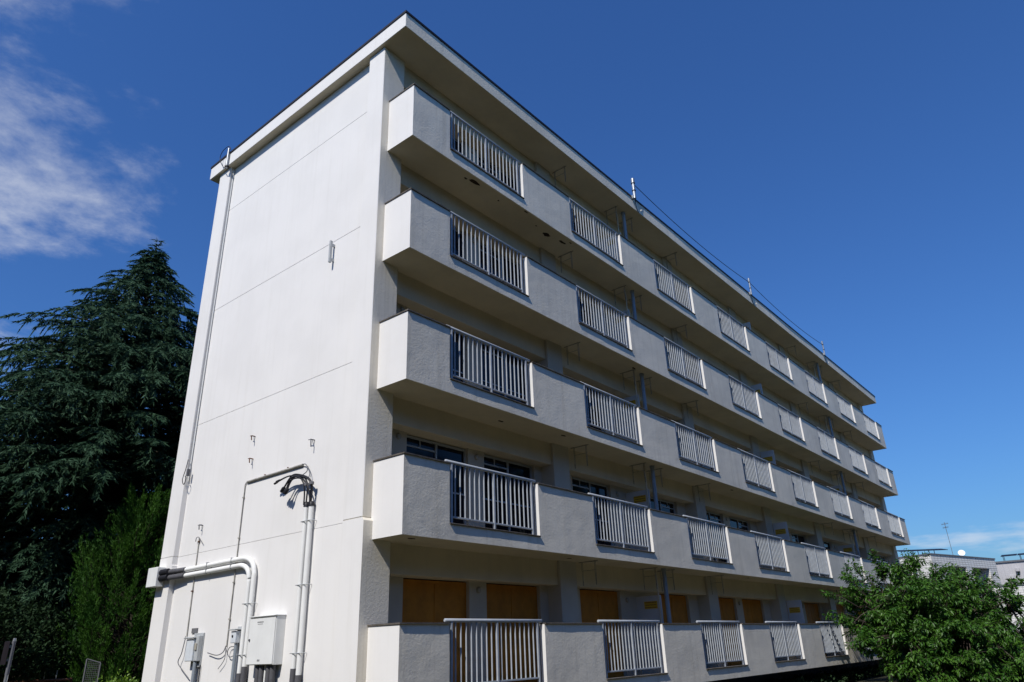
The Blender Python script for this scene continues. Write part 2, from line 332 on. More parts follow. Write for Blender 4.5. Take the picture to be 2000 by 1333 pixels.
# balconies -------------------------------------------------------------------
rng = random.Random(7)
def fdisp(x, z, fl):
    a = noise.noise(Vector((x*1.15, z*1.6, fl*7.3)))
    b = noise.noise(Vector((x*4.3, z*4.9, fl*3.1+20)))
    c = noise.noise(Vector((x*15, z*15, fl*2.1+40)))
    return -BD - 0.0036*a - 0.0022*b - 0.0010*c
def balcony(fl):
    zc = cap[fl] - .025; zb = cap[fl] - PH; zs = cap[fl] - SILL - .02
    bm = bmesh.new()
    ops = [(a, a+OPW) for a in OPA]
    xs = [BX]; stops = sorted([q for o in ops for q in o] + [LX])
    for st in stops:
        x = xs[-1]; step = 0.045 + 0.0035*x; k = max(1, round((st-x)/step))
        xs += [x + (st-x)*(i+1)/k for i in range(k)]
    kz1 = 8; kz2 = 26
    zs_ = [zb + (zs-zb)*i/kz1 for i in range(kz1)] + [zs + (zc-zs)*i/kz2 for i in range(kz2+1)]
    vid = {}
    def vert(i, j):
        if (i, j) not in vid:
            vid[i, j] = bm.verts.new((xs[i], fdisp(xs[i], zs_[j], fl), zs_[j]))
        return vid[i, j]
    for i in range(len(xs)-1):
        xm = (xs[i]+xs[i+1])/2; hole = any(a < xm < b for a, b in ops)
        for j in range(len(zs_)-1):
            if hole and j >= kz1: continue
            f = bm.faces.new((vert(i, j), vert(i+1, j), vert(i+1, j+1), vert(i, j+1))); f.smooth = True
    be = [e_ for e_ in bm.edges if len(e_.link_faces) == 1]
    r = bmesh.ops.extrude_edge_only(bm, edges=be)
    for q in r['geom']:
        if isinstance(q, bmesh.types.BMVert): q.co.y = -BD + .03
        if isinstance(q, bmesh.types.BMFace): q.smooth = False
    for e_ in be: e_.smooth = False
    bmesh.ops.recalc_face_normals(bm, faces=list(bm.faces))
    me = bpy.data.meshes.new('balcony'); bm.to_mesh(me); bm.free()
    # core
    b = MB(); yf, yi = -BD+.03, -BD+.12
    b.box(BX, LX, yf, .12, zb, zb+.18)                                        # slab
    b.box(BX, LX, yf, yi, zb+.18, zs)                                         # upstand
    xa = [BX] + [q[1] for q in ops]; xb = [q[0] for q in ops] + [LX]
    for a, c in zip(xa, xb): b.box(a, c, yf, yi, zs, zc)                       # solid parapet lengths
    b.box(BX, BX+.12, yi, -.001, zb+.18, zc); b.box(LX-.12, LX, yi, -.001, zb+.18, zc)
    k = len(me.vertices)
    allv = [v.co[:] for v in me.vertices] + b.v
    fs = [tuple(p.vertices) for p in me.polygons] + [tuple(i+k for i in f) for f in b.f]
    sm = [p.use_smooth for p in me.polygons] + b.sm
    hard = [tuple(e_.vertices) for e_ in me.edges if e_.use_edge_sharp]
    m2 = bpy.data.meshes.new('balcony'); m2.from_pydata(allv, [], fs); m2.polygons.foreach_set('use_smooth', sm)
    hs = set(tuple(sorted(h_)) for h_ in hard)
    for e_ in m2.edges:
        if tuple(sorted(e_.vertices)) in hs: e_.use_edge_sharp = True
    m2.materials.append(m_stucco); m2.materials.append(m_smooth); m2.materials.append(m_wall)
    for p in m2.polygons:                                                     # soffit and inside faces: smooth, same paint, browner with shade put into its colour
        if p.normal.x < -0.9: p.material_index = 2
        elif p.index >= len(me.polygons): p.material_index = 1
    m2.update()
    ob = mk('balcony', m2, bld)
    # copings and sills
    for i, (a, c) in enumerate(zip(xa, xb)):
        x0 = a - (.018 if i == 0 else -.004); x1 = c + (.018 if i == 8 else -.004)
        if i == 0:
            MB().prism([(x0, -BD-.028), (x1, -BD-.028), (x1, yi+.012), (BX+.132, yi+.012), (BX+.132, -.004), (x0, -.004)], zc, zc+.025).obj('coping', m_cope, ob)
        elif i == 8:
            MB().prism([(x0, -BD-.028), (x1, -BD-.028), (x1, -.004), (LX-.132, -.004), (LX-.132, yi+.012), (x0, yi+.012)], zc, zc+.025).obj('coping', m_cope, ob)
        else:
            MB().box(x0, x1, -BD-.028, yi+.012, zc, zc+.025, .004).obj('coping', m_cope, ob)
    for a, c in ops:
        MB().box(a+.002, c-.002, -BD-.028, yi+.012, zs+.0005, zs+.022, .004).obj('sill', m_cope, ob)
    return ob
balc = [balcony(k) for k in range(5)]

def patch(parent, x, y, z, rx, ry, m, name='spalled_patch', seed=0):
    r = random.Random(seed); n_ = 12
    pts = [(x+rx*math.cos(2*math.pi*k/n_)*(.65+.5*r.random()), y+ry*math.sin(2*math.pi*k/n_)*(.65+.5*r.random())) for k in range(n_)]
    MB().prism(pts, z-.006, z-.0015).obj(name, m, parent)
zb5 = cap[4]-PH
for i, (x, y, a, b) in enumerate([(2.27, -.62, .17, .055), (2.03, -.575, .05, .03), (3.20, -.55, .03, .025), (5.22, -.46, .14, .07), (5.80, -.54, .17, .04), (5.98, -.68, .05, .02), (4.69, -.53, .035, .02), (4.02, -.73, .09, .02)]):
    patch(balc[4], x, y, zb5, a, b, m_spall, seed=i)
for fl, x, y in ((2, 5.28, -.53), (2, 3.38, -.27), (1, .65, -.525), (1, 5.48, -.345), (2, 14.6, -.5), (1, 14.9, -.45), (3, 9.0, -.5)):
    patch(balc[fl], x, y, cap[fl]-PH, .085, .04, m_spall, 'drain_hole', seed=int(x*10))

# railings ------------------------------------------------------------------------
RY = -.722
b = MB(); b.tube([(-.046, 0, .036), (-.036, 0, .036), (1.2, 0, .036), (2.582, 0, .036), (2.59, 0, .036)], [.02, .031, .031, .031, .022], 12)
for x0, x1 in ((.135, 1.251), (1.297, 2.420)): b.box(x0, x1, -.018, .018, -.965, -.935, .003)
me_rail = b.mesh('railing', m_rail)
me_post = MB().box(-.023, .023, -.024, .024, -SILL+.002, .012, .004).mesh('post', m_rail)
me_bal = MB().box(-.0075, .0075, -.015, .015, -.934, .010, .003).mesh('baluster', m_rail)
BALX = [.214+.1305*k for k in range(8)] + [1.387+.1325*k for k in range(8)]
rest = MB(); made = 0
order = sorted([(i, f) for i in range(8) for f in range(5)], key=lambda q: (q[0], q[1]))
for i, f in order:
    r = mk('railing', me_rail, bld, loc=(OPA[i], RY, cap[f]))
    for px in (.112, 1.274, 2.443): mk('post', me_post, r, loc=(px, 0, 0))
    if made + 16 <= 300:
        for bx_ in BALX: mk('baluster', me_bal, r, loc=(bx_, 0, 0)); made += 1
    else:
        for bx_ in BALX:
            X = OPA[i]+bx_; rest.box(X-.0075, X+.0075, RY-.015, RY+.015, cap[f]-.934, cap[f]+.010)
rest.obj('balusters', m_rail, bld, kind='stuff')

# beams, recessed window walls, windows ---------------------------------------------
MIR = 9.62
base_w = [(1.32, 3.06), (3.57, 5.33), (6.87, 8.64)]
wins = []
for off in (0, 18.5):
    wins += [(a+off, c+off, False) for a, c in base_w]
    wins += [(2*MIR-c+off, 2*MIR-a+off, True) for a, c in base_w]
wins.sort()
edges = [.61] + [q for x in COLX for q in (x, x+.64)] + [36.79]
bays = [(edges[2*i], edges[2*i+1]) for i in range(6)]
W = 1.75; HW = .80 + 1.18       # window width and height (slab top is coping - 1.183)
def frame_mesh(mirror):
    b = MB(); t = .045; s = (lambda x0, x1: (x0, x1)) if not mirror else (lambda x0, x1: (W-x1, W-x0))
    def bx(x0, x1, z0, z1, y0=-.03, y1=.03):
        x0, x1 = s(x0, x1); b.box(x0, x1, y0, y1, z0, z1)
    bx(0, t, 0, HW); bx(W-t, W, 0, HW); bx(t, W-t, HW-t, HW); bx(t, W-t, 0, t)
    bx(.855, .900, t, HW-t, -.034, .034)                       # meeting stile
    bx(t, .855, HW-.215, HW-.185, -.026, .026)                 # transom
    bx(.42, .445, HW-.185, HW-t, -.022, .022)                  # fanlight mullion
    bx(t, .855, 1.0, 1.03, -.024, .024); bx(.9, W-t, 1.0, 1.03, -.024, .024)
    return b.mesh('window', m_frame)
fm = {k: frame_mesh(k) for k in (False, True)}
def pane_mesh(x0, x1, z0, z1): return MB().box(x0, x1, -.004, .004, z0, z1).mesh('pane', m_glass)
pm = {}
for k in (False, True):
    rects = [(.045, .855, .045, 1.0), (.045, .855, 1.03, HW-.215), (.045, .42, HW-.185, HW-.045), (.445, .855, HW-.185, HW-.045), (.9, W-.045, .045, 1.0), (.9, W-.045, 1.03, HW-.045)]
    if k: rects = [(W-b_, W-a_, c_, d_) for a_, b_, c_, d_ in rects]
    pm[k] = [pane_mesh(*q) for q in rects]
me_bf = MB().box(0, .05, -.02, .03, 0, HW).box(W-.05, W, -.02, .03, 0, HW).box(.05, W-.05, -.02, .03, HW-.06, HW).mesh('boarded_window', m_board)
me_bd = [MB().box(.05, .871, -.010, .012, 0, HW-.06, .002).mesh('board', m_board), MB().box(.874, W-.05, -.018, .004, 0, HW-.06, .002).mesh('board', m_board)]
me_vent = MB().tube([(0, .012, 0), (0, -.03, 0), (0, -.045, 0)], [.062, .062, .045], 14).mesh('vent_cap', m_vent)
for f in range(5):
    st = cap[f] - PH + .18; bb = cap[f] + .82
    top = (cap[f+1] - PH + .10) if f < 4 else ROOFB + .05
    for x0, x1 in bays:
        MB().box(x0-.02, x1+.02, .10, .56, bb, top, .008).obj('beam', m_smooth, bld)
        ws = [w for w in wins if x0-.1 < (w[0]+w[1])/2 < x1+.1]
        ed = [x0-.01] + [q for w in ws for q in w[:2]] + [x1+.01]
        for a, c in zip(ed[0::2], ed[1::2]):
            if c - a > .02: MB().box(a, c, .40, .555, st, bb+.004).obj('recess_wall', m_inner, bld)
    for a, c, mir in wins:
        loc = (a + (c-a-W)/2, .50, st)
        if f == 0:
            w = mk('boarded_window', me_bf, bld, loc=loc)
            for q in me_bd: mk('board', q, w)
        else:
            w = mk('window', fm[mir], bld, loc=loc)
            for q in pm[mir]: mk('pane', q, w)
    for x, dz in [(3.32, .66), (2*MIR-3.32, .66), (8.95, .60), (2*MIR-8.95, .6)] + ([(1.10, .70)] if f else []):
        for off in (0, 18.5):
            mk('vent_cap', me_vent, bld, loc=(x+off, .40, cap[f]+dz))

# partition boards with escape notices -----------------------------------------------
for f in range(5):
    st = cap[f]-PH+.18
    for x, y0, y1, zt in ((9.40, -.33, .40, .69), (19.16, -.49, .03, .79), (27.90, -.33, .40, .69)):
        p = MB().box(x, x+.03, y0, y1, st, cap[f]+zt, .003).obj('partition_board', m_part, bld)
        ym = -.03 if y1 > .1 else -.22
        MB().box(x-.005, x-.0005, ym-.19, ym+.19, cap[f]+.375, cap[f]+.555).obj('notice', m_sign, p)

# drainpipes ------------------------------------------------------------------------------
for x in (9.56, 28.02):
    d = MB().tube([(x, -.42, 0), (x, -.42, ROOFB+.01)], .054, 16).obj('drainpipe', m_pipe, bld)
    for f in range(5):
        z = (cap[f+1]-PH) if f < 4 else ROOFB
        MB().tube([(x, -.42, z-.07), (x, -.42, z-.002)], .068, 16).obj('pipe_collar', m_pipe, d)
    MB().tube([(x-.20, -.30, 0), (x-.20, -.30, ROOFB-.12), (x-.02, -.40, ROOFB-.05)], .018, 10).obj('drainpipe', m_smooth, bld)

# laundry-pole hangers under each ceiling ----------------------------------------------------
b = MB()
for y in (-.07, -.425):
    b.tube([(-.022, y, 0), (-.022, y, -.18), (-.010, y, -.52), (.010, y, -.52), (.022, y, -.18), (.022, y, 0)], .006, 6)
b.tube([(0, .02, -.010), (0, -.50, -.010)], .009, 6); b.tube([(0, -.07, -.20), (0, -.425, -.20)], .006, 6)
me_h = b.mesh('laundry_hanger', m_hang)
for f in range(5):
    z = (cap[f+1]-PH) if f < 4 else ROOFB
    for off in (0, 18.5):
        for x in (6.36, 9.10, 10.02, 13.02): mk('laundry_hanger', me_h, bld, loc=(x+off, 0, z))

# ------------------------------------------------------------------ fittings on the gable end
WX = .12
def straps(parent, pts, r, m=m_steel):
    for (y, z), vert in pts:
        b_ = MB()
        if vert: b_.box(WX-.155, WX-.001, y-r*2.2, y+r*2.2, z-.012, z+.012, .002)
        else: b_.box(WX-.128, WX-.001, y-.008, y+.008, z-r*1.12, z+r*1.12, .002)
        b_.obj('clamp', m, parent)
def conduit(name, label, pts, r, x=.045, group=None, m=m_pvc, n=14):
    return MB().tube([(x, y, z) for y, z in pts], r, n).obj(name, m, label=label, cat='conduit', group=group)
c1 = conduit('vertical_conduit', 'white upright conduit topped by black cables, nearer the conifer of the straight pair', [(1.69, 1.33), (1.69, 4.15)], .046, group='upright conduits on the gable')
MB().tube([(.045, 1.69, 0), (.045, 1.69, 1.40)], .053, 14).obj('sleeve', m_gpvc, c1)
MB().tube([(.045, 1.69, 4.13), (.045, 1.69, 4.20), (.045, 1.69, 4.22)], [.056, .056, .035], 14).obj('cap', m_black, c1)
c2 = conduit('vertical_conduit', 'white upright conduit topped by black cables, nearer the balconies of the straight pair', [(1.535, 1.23), (1.535, 4.14)], .048, group='upright conduits on the gable')
MB().tube([(.045, 1.535, 0), (.045, 1.535, 1.30)], .055, 14).obj('sleeve', m_gpvc, c2)
MB().tube([(.045, 1.535, 4.12), (.045, 1.535, 4.19), (.045, 1.535, 4.21)], [.058, .058, .035], 14).obj('cap', m_black, c2)
for z in (3.86, 2.75, 1.64):
    MB().tube([(WX-.01, 1.44, z), (-.008, 1.47, z), (-.008, 1.75, z), (WX-.01, 1.77, z)], .008, 6).obj('clamp', m_gbox, c2)
up_ = [(6.55, 3.385), (5.93, 3.385), (4.6, 3.395), (3.75, 3.400), (3.55, 3.385), (3.40, 3.335), (3.29, 3.24), (3.235, 3.10), (3.225, 2.9), (3.222, 1.42)]
lo_ = [(6.55, 3.265), (5.90, 3.265), (4.7, 3.270), (3.85, 3.275), (3.68, 3.265), (3.53, 3.215), (3.43, 3.12), (3.385, 2.98), (3.375, 2.8), (3.372, 1.32)]
u_ = conduit('bent_conduit', 'white conduit bending down the gable wall, upper and outer of the bent pair', up_, .047, group='bent conduits on the gable')
l_ = conduit('bent_conduit', 'white conduit bending down the gable wall, lower and inner of the bent pair', lo_, .047, group='bent conduits on the gable')
for o_, pth, zb_ in ((u_, up_, 1.45), (l_, lo_, 1.34)):
    sp = [Vector((.045, a, b_)) for a, b_ in pth]
    o_.data = MB().tube(smooth_path(sp, 4), .047, 14).mesh(o_.name, m_pvc)
    y = pth[-1][0]; z = pth[0][1]
    MB().tube([(.045, y, 0), (.045, y, zb_)], .054, 14).obj('sleeve', m_gpvc, o_)
    MB().tube([(.02, 5.92, z), (-.02, 6.3, z), (-.09, 6.75, z)], .054, 14).obj('sleeve', m_gpvc, o_)
    cor = [(-.09+.0*k, 6.74-.016*k, z) for k in range(16)]
    MB().tube([(-.088+.0028*k*0, 6.745-.016*k, z-.0) for k in range(20)], [.062 if k % 2 else .072 for k in range(20)], 14).obj('flexible_joint', m_black, o_)
for y in (5.0, 4.05): straps(u_, [((y, 3.40), False)], .047); straps(l_, [((y, 3.272), False)], .047)
for z in (2.54, 1.65):
    MB().tube([(WX-.01, 3.13, z), (-.008, 3.155, z), (-.008, 3.44, z), (WX-.01, 3.46, z)], .008, 6).obj('clamp', m_gbox, u_)
MB().box(-.195, -.002, 6.749, 7.19, Z0+1.08, Z0+1.49, .008).obj('junction_box', m_box, label='pale square cable box on the rear edge of the gable wall', cat='cable box')

# electrical cabinet
cab = mk('electrical_cabinet', None, label='white metal electrical cabinet on the gable wall between the conduit pairs', cat='cabinet', loc=(WX, 2.15, 1.47))
MB().box(-.185, -.001, 0, .84, 0, .80, .004).obj('cabinet_body', m_box, cab)
d_ = MB().box(-.205, -.187, .012, .828, .012, .775, .003).obj('cabinet_door', m_box, cab)
MB().box(-.222, -.0005, -.012, .852, .802, .818, .003).obj('rain_hood', m_box, cab)
MB().tube([(-.206, .78, .42), (-.222, .78, .42)], .020, 10).obj('lock', m_gpvc, d_)
lt = MB()
for k in range(7): lt.box(-.2065, -.2052, .385+.028*k, .405+.028*k, .700, .722)
for k in range(5): lt.box(-.2065, -.2052, .40+.034*k, .425+.034*k, .672, .683)
lt.obj('maker_plate', m_gcable, d_)
lt = MB(); lt.box(-.2065, -.2052, .40, .43, .060, .092); lt.box(-.2065, -.2052, .445, .475, .060, .092); lt.obj('label_plate', m_gcable, d_)
for y in (.12, .24, .46, .58):
    MB().tube([(-.10, y, -1.47), (-.10, y, -.001)], .050, 12).obj('cable_sleeve', m_gpvc, cab)
MB().tube([(-.10, .35, -1.47), (-.10, .35, -.01)], .018, 8).obj('cable_sleeve', m_pvc, cab)

# meter boxes
mt = mk('meter_box', None, label='grey meter box with a small hood, the larger one nearest the rear corner', cat='meter box', loc=(WX, 4.92, 1.56))
MB().box(-.035, -.001, .0, .36, -.10, .53, .004).obj('back_plate', m_gbox, mt)
MB().box(-.16, -.036, .12, .40, .01, .42, .012).obj('meter_cover', m_meter, mt)
MB().box(-.12, -.036, .0, .118, .01, .48, .008).obj('terminal_cover', m_gbox, mt)
MB().box(-.20, -.037, .10, .46, .43, .455, .006).obj('hood', m_gbox, mt)
MB().box(-.145, -.121, .03, .10, .21, .34, .006).obj('switch', m_vent, mt)
MB().box(-.025, -.002, .30, .52, .535, .63, .002).obj('name_plate', m_gcable, mt)
MB().tube([(-.07, .12, -1.56), (-.07, .12, .005)], .038, 12).obj('conduit_stub', m_pipe, mt)
for y in (-.03, .0, .03): MB().tube([(-.03, y, -1.56), (-.03, y, -.06)], .006, 6).obj('cable', m_black, mt)
ms_ = mk('meter_box', None, label='small grey hooded meter box on a thin pipe beside the bent conduits', cat='meter box', loc=(WX, 3.53, 1.86))
MB().box(-.03, -.001, .02, .15, -.02, .29, .003).obj('back_plate', m_gbox, ms_)
MB().box(-.13, -.031, .02, .19, .0, .21, .008).obj('meter_cover', m_meter, ms_)
MB().box(-.17, -.031, -.01, .24, .225, .245, .004).obj('hood', m_gbox, ms_)
MB().tube([(-.131, .12, .12), (-.142, .12, .12)], .022, 10).obj('dial', m_black, ms_)
MB().tube([(-.07, .07, -1.86), (-.07, .07, -.005)], .034, 12).obj('conduit_stub', m_pipe, ms_)

# thin surface wires
wm = MB().tube([(.095, y, z) for y, z in [(1.99, 4.985), (3.2, 4.976), (3.93, 4.972)]], .024, 10).tube([(.10, y, z) for y, z in [(3.93, 4.972), (3.99, 4.955), (4.02, 4.91), (4.022, 1.80)]], .011, 8).obj('surface_wire', m_thin, label='thin grey wire conduit with a right-angled corner on the gable wall', cat='wire')
for y, z in ((2.5, 5.02), (3.3, 5.015)): MB().tube([(.118, y, z), (.085, y, z)], .010, 6).obj('clip', m_rust, wm)
for z in (4.66, 3.84, 2.98, 2.3): MB().box(.082, .119, 4.0, 4.045, z-.012, z+.012).obj('clip', m_thin, wm)
MB().tube(smooth_path([(.085, 4.02, 1.82), (.07, 4.075, 1.71), (.06, 4.279, 1.662), (.07, 4.645, 1.713)]), .009, 6).obj('loose_end', m_gcable, wm)
MB().tube(smooth_path([(.085, 4.02, 1.80), (.07, 3.99, 1.588), (.07, 4.183, 1.419)]), .007, 6).obj('loose_end', m_gcable, wm)
MB().tube(smooth_path([(.08, 3.70, 1.80), (.07, 3.846, 1.79), (.06, 3.894, 1.70), (.07, 3.82, 1.622), (.08, 3.69, 1.644)]), .008, 6).obj('loose_end', m_gcable, wm)
MB().tube(smooth_path([(.09, 2.0, 4.985), (.07, 1.883, 4.977), (.05, 1.785, 4.912), (.05, 1.772, 4.815), (.04, 1.883, 4.763)]), .009, 6).obj('loose_end', m_gcable, wm)
MB().tube(smooth_path([(.07, 1.79, 4.92), (.06, 1.70, 4.80), (.05, 1.648, 4.676)]), .007, 6).obj('loose_end', m_gcable, wm)
w2 = MB().tube([(.10, 5.655, 4.03), (.10, 5.645, 3.4), (.10, 5.62, 2.05)], .012, 8).obj('surface_wire', m_thin, label='short upright wire crossing behind the bent conduits near the rear corner', cat='wire')
for z in (3.95, 2.93): MB().box(.08, .119, 5.62, 5.67, z-.012, z+.012).obj('clip', m_rust, w2)
MB().tube(smooth_path([(.08, 5.75, 3.96), (.06, 5.70, 4.03), (.08, 5.66, 4.045), (.06, 5.55, 4.0), (.07, 5.44, 3.90)]), .008, 6).obj('loose_end', m_gcable, w2)
MB().tube(smooth_path([(.08, 5.61, 2.05), (.05, 5.638, 1.73), (.04, 5.713, 1.559), (.05, 5.512, 1.414), (.07, 5.268, 1.266)]), .010, 6).obj('loose_end', m_gcable, w2)

# black service cables spilling from the upright conduits
cb = mk('service_cables', None, loc=(.045, 1.61, 4.15), label='black service cables arching out of the upright conduits', cat='cables')
CB = [[(1.69, 4.16), (1.668, 4.362), (1.65, 4.522), (1.746, 4.672), (2.013, 4.753), (2.258, 4.782), (2.578, 4.721)],
      [(1.535, 4.15), (1.50, 4.335), (1.50, 4.509), (1.608, 4.649), (1.874, 4.753), (2.115, 4.77), (2.326, 4.567)],
      [(1.67, 4.16), (1.640, 4.359), (1.647, 4.502), (1.806, 4.682), (1.99, 4.737), (2.159, 4.658), (2.229, 4.528)],
      [(1.55, 4.15), (1.53, 4.353), (1.51, 4.501), (1.626, 4.64), (1.911, 4.735), (2.196, 4.772), (2.476, 4.735)],
      [(1.52, 4.15), (1.545, 4.356), (1.60, 4.499), (1.762, 4.652), (2.043, 4.687), (2.157, 4.517)],
      [(1.70, 4.16), (1.69, 4.38), (1.72, 4.56), (1.86, 4.70), (2.08, 4.72), (2.26, 4.56)]]
for i, p in enumerate(CB):
    k = len(p); xs_ = [.03 - .085*(j/(k-1))**1.2 - .008*i for j in range(k)]
    MB().tube([(a-.045, b_-1.61, c_-4.15) for a, b_, c_ in [Vector(q) for q in smooth_path([(xs_[j], p[j][0], p[j][1]) for j in range(k)])]], .014, 8).obj('cable', m_black, cb)
    t_ = p[-1]; q_ = p[-2]; dr = Vector((0, t_[0]-q_[0], t_[1]-q_[1])).normalized()
    e0 = Vector((xs_[-1]-.045, t_[0]-1.61, t_[1]-4.15)); rr = .034 if i in (1, 2, 4, 5) else .022
    MB().tube([e0-dr*.02, e0+dr*.01, e0+dr*.09, e0+dr*.10], [.018, rr, rr, rr*.7], 10).obj('cable_end', m_black, cb)
for y in (1.66, 1.50): MB().tube([(-.06, y-1.61, .36), (-.06, y-1.61, .41)], .045, 10).obj('tie', m_gcable, cb)

# small hooks and stubs left in the wall
for i, (y, z, lab) in enumerate(((3.87, 5.94, 'rusty hook on the gable wall, upper of two in line'), (3.85, 5.445, 'rusty hook on the gable wall, lower of two in line'), (5.60, 4.29, 'small wire hook on the gable wall above the bent conduits'), (1.70, 5.42, 'bent wall bracket above the black service cables'))):
    s_ = 1.5 if i == 3 else 1.0
    h_ = MB().tube([(.119, y, z), (.03, y, z), (.02, y-.02, z-.02*s_), (.03, y-.02, z-.10*s_)], .011, 6)
    h_.tube([(.119, y+.05*s_, z+.02), (.04, y+.02, z+.01)], .009, 6)
    h_.tube([(.03, y-.02, z-.01), (.03, y+.05*s_, z+.005)], .008, 6)
    h_.obj('wall_hook', m_rust if i < 2 else m_gpvc, label=lab, cat='hook', group='hooks left in the gable wall')
wb = MB().box(-.01, .05, 1.50, 1.545, 9.25, 9.78, .004).obj('wall_bracket', m_gbox, label='narrow upright grey metal bracket high on the gable wall', cat='bracket')
MB().box(.05, .119, 1.505, 1.54, 9.30, 9.36).box(.05, .119, 1.505, 1.54, 9.66, 9.72).obj('stand_off', m_gbox, wb)

# down conductor at the rear corner and poles along the eaves
dc = MB().tube([(.085, 6.512, 5.4), (.085, 6.512, ROOFB-.1)], .013, 8).obj('down_conductor', m_pvc, label='thin wire running down the inner edge of the rear corner pier', cat='wire')
MB().tube(smooth_path([(.0, 6.49, 5.9), (-.05, 6.44, 5.65), (-.06, 6.50, 5.42), (-.05, 6.42, 5.30), (-.05, 6.36, 5.42), (-.04, 6.44, 5.5)]), .009, 6).obj('coil', m_black, dc)
MB().box(-.03, .03, 6.37, 6.42, 5.50, 5.66, .004).obj('clamp', m_gpvc, dc)
MB().tube([(.045, 6.524, 5.7), (.045, 6.524, ROOFB-.02)], .0035, 6).obj('bare_wire', m_gcable, dc)
cp = MB().tube([(-.145, 6.51, ROOFB-.12), (-.145, 6.51, ROOFT+.09)], .034, 10).obj('eave_pole', m_steel, label='short metal pole with a wire loop at the rear roof corner', cat='pole')
MB().tube(smooth_path([(-.145, 6.40, ROOFT+.0), (-.17, 6.50, ROOFT+.15), (-.2, 6.75, ROOFT+.10), (-.2, 6.85, ROOFT-.12), (-.18, 6.62, ROOFB-.05), (-.12, 6.52, ROOFB-.10)]), .010, 6).obj('wire_loop', m_black, cp)
MB().tube([(-.13, 6.51, ROOFB-.06), (-.13, 6.51, ROOFB-.11)], .065, 10).obj('cable_bundle', m_black, cp)
poles = [(9.60, .050, 'stout banded metal pole on the eaves, nearest the gable'), (18.87, .034, 'slim metal pole on the eaves, middle of the wired three'), (28.10, .034, 'slim metal pole on the eaves, farthest of the wired three')]
tops = []
for x, r, lab in poles:
    e_ = mk('eave_pole', None, loc=(x, -.87, ROOFT-.10), label=lab, cat='pole', group='poles along the eaves')
    MB().tube([(0, 0, 0), (0, 0, .735)], r, 12).obj('tube', m_steel, e_)
    MB().tube([(0, 0, .58), (0, 0, .75)], r*1.22, 12).obj('cap', m_steel, e_)
    for z in (.28, .56): MB().tube([(0, 0, z), (0, 0, z+.025)], r*1.3, 12).obj('band', m_black, e_)
    MB().box(-.09, .03, .0, .062, -.02, .10, .004).obj('bracket', m_steel, e_)
    MB().tube(smooth_path([(.02, -.01, .02), (.06, .03, -.12), (.16, .05, -.30), (.26, .055, -.37)]), .012, 6).obj('lead', m_black, e_)
    MB().tube([(.25, -.03, -.34), (.33, -.03, -.31)], .026, 8).obj('insulator', m_pvc, e_)
    tops.append(Vector((x, -.87, ROOFT+.47)))
for i, lab in ((0, 'dark wire strung along the eaves between the stout and the middle pole'), (1, 'dark wire strung along the eaves between the two slim poles')):
    a, b_ = tops[i], tops[i+1]
    MB().tube([a.lerp(b_, t/14) + Vector((0, 0, -.22*4*(t/14)*(1-t/14))) for t in range(15)], .012, 6).obj('overhead_wire', m_black, label=lab, cat='wire')

# ------------------------------------------------------------------ neighbouring buildings
tb = mk('tiled_house', None, loc=(60.2, 2.5, 0), label='low tiled building with flat roof behind the leafy tree', cat='building')
ux, uy = (11.0/11.40, -3.0/11.40)                     # facade direction
vx, vy = (-uy, ux)                                     # into the building
def ob(u0, u1, v0, v1, z0, z1, name, m, parent=tb):
    pts = [(ux*u+vx*v, uy*u+vy*v) for u, v in ((u0, v0), (u1, v0), (u1, v1), (u0, v1))]
    return MB().prism(pts, z0, z1).obj(name, m, parent)
ob(0, 11.4, 1.3, 9, 0, 6.6, 'wall', m_tile)
ob(0, 11.4, 0, 9, 6.605, 7.42, 'parapet', m_tile)
for u0, u1 in ((0, 2.6), (5.6, 6.6), (9.9, 11.4)): ob(u0, u1, 0.01, 1.295, 0, 6.6, 'wall', m_tile)
ob(-.06, 11.46, -.06, 9.06, 7.425, 7.52, 'roof_edging', m_dgrey)
for u0, u1 in ((2.62, 5.58), (6.62, 9.88)):
    ob(u0, u1, .25, .35, 3.4, 4.3, 'balcony_front', m_tile)
    w = ob(u0+.4, u1-.4, 1.22, 1.29, 4.4, 6.3, 'window', m_frame)
    ob(u0+.47, (u0+u1)/2-.02, 1.19, 1.215, 4.45, 6.25, 'pane', m_glass, w); ob((u0+u1)/2+.02, u1-.47, 1.19, 1.215, 4.45, 6.25, 'pane', m_glass, w)
MB().prism([(.25, 1.05), (1.9, 3.2), (4.0, 3.2), (4, 1.05)], 0, 7.38).obj('side_wing', m_dgrey, tb)
MB().prism([(.20, 1.02), (1.9, 3.3), (4.0, 3.3), (4, 1.02)], 7.385, 7.47).obj('roof_edging', m_flash, tb)

cbld = mk('concrete_house', None, loc=(75.8, 0, 0), label='streaked grey concrete building with two wall vents at the picture edge', cat='building')
MB().box(0, 9, -13, 1.4, 0, 7.40).obj('wall', m_conc, cbld)
MB().box(-.12, 9.1, -13.1, 1.5, 7.405, 7.56).obj('roof_edging', m_dgrey, cbld)
for y, z in ((-1.55, 6.55), (-1.0, 5.95)):
    v = MB().box(-.26, -.001, y-.16, y+.16, z-.02, z+.30, .02).obj('vent_hood', m_conc, cbld)
    MB().box(-.24, -.02, y-.13, y+.13, z-.07, z-.022).obj('vent_mouth', m_black, v)
tw = mk('tiled_wall', None, loc=(63.5, -2, 0), label='long tiled wall with dark coping in front of the concrete building', cat='wall')
MB().box(0, .35, -16, 1.9, 0, 4.78).obj('wall', m_tile, tw)
MB().box(-.08, .43, -16.05, 1.95, 4.785, 4.92).obj('coping', m_dgrey, tw)

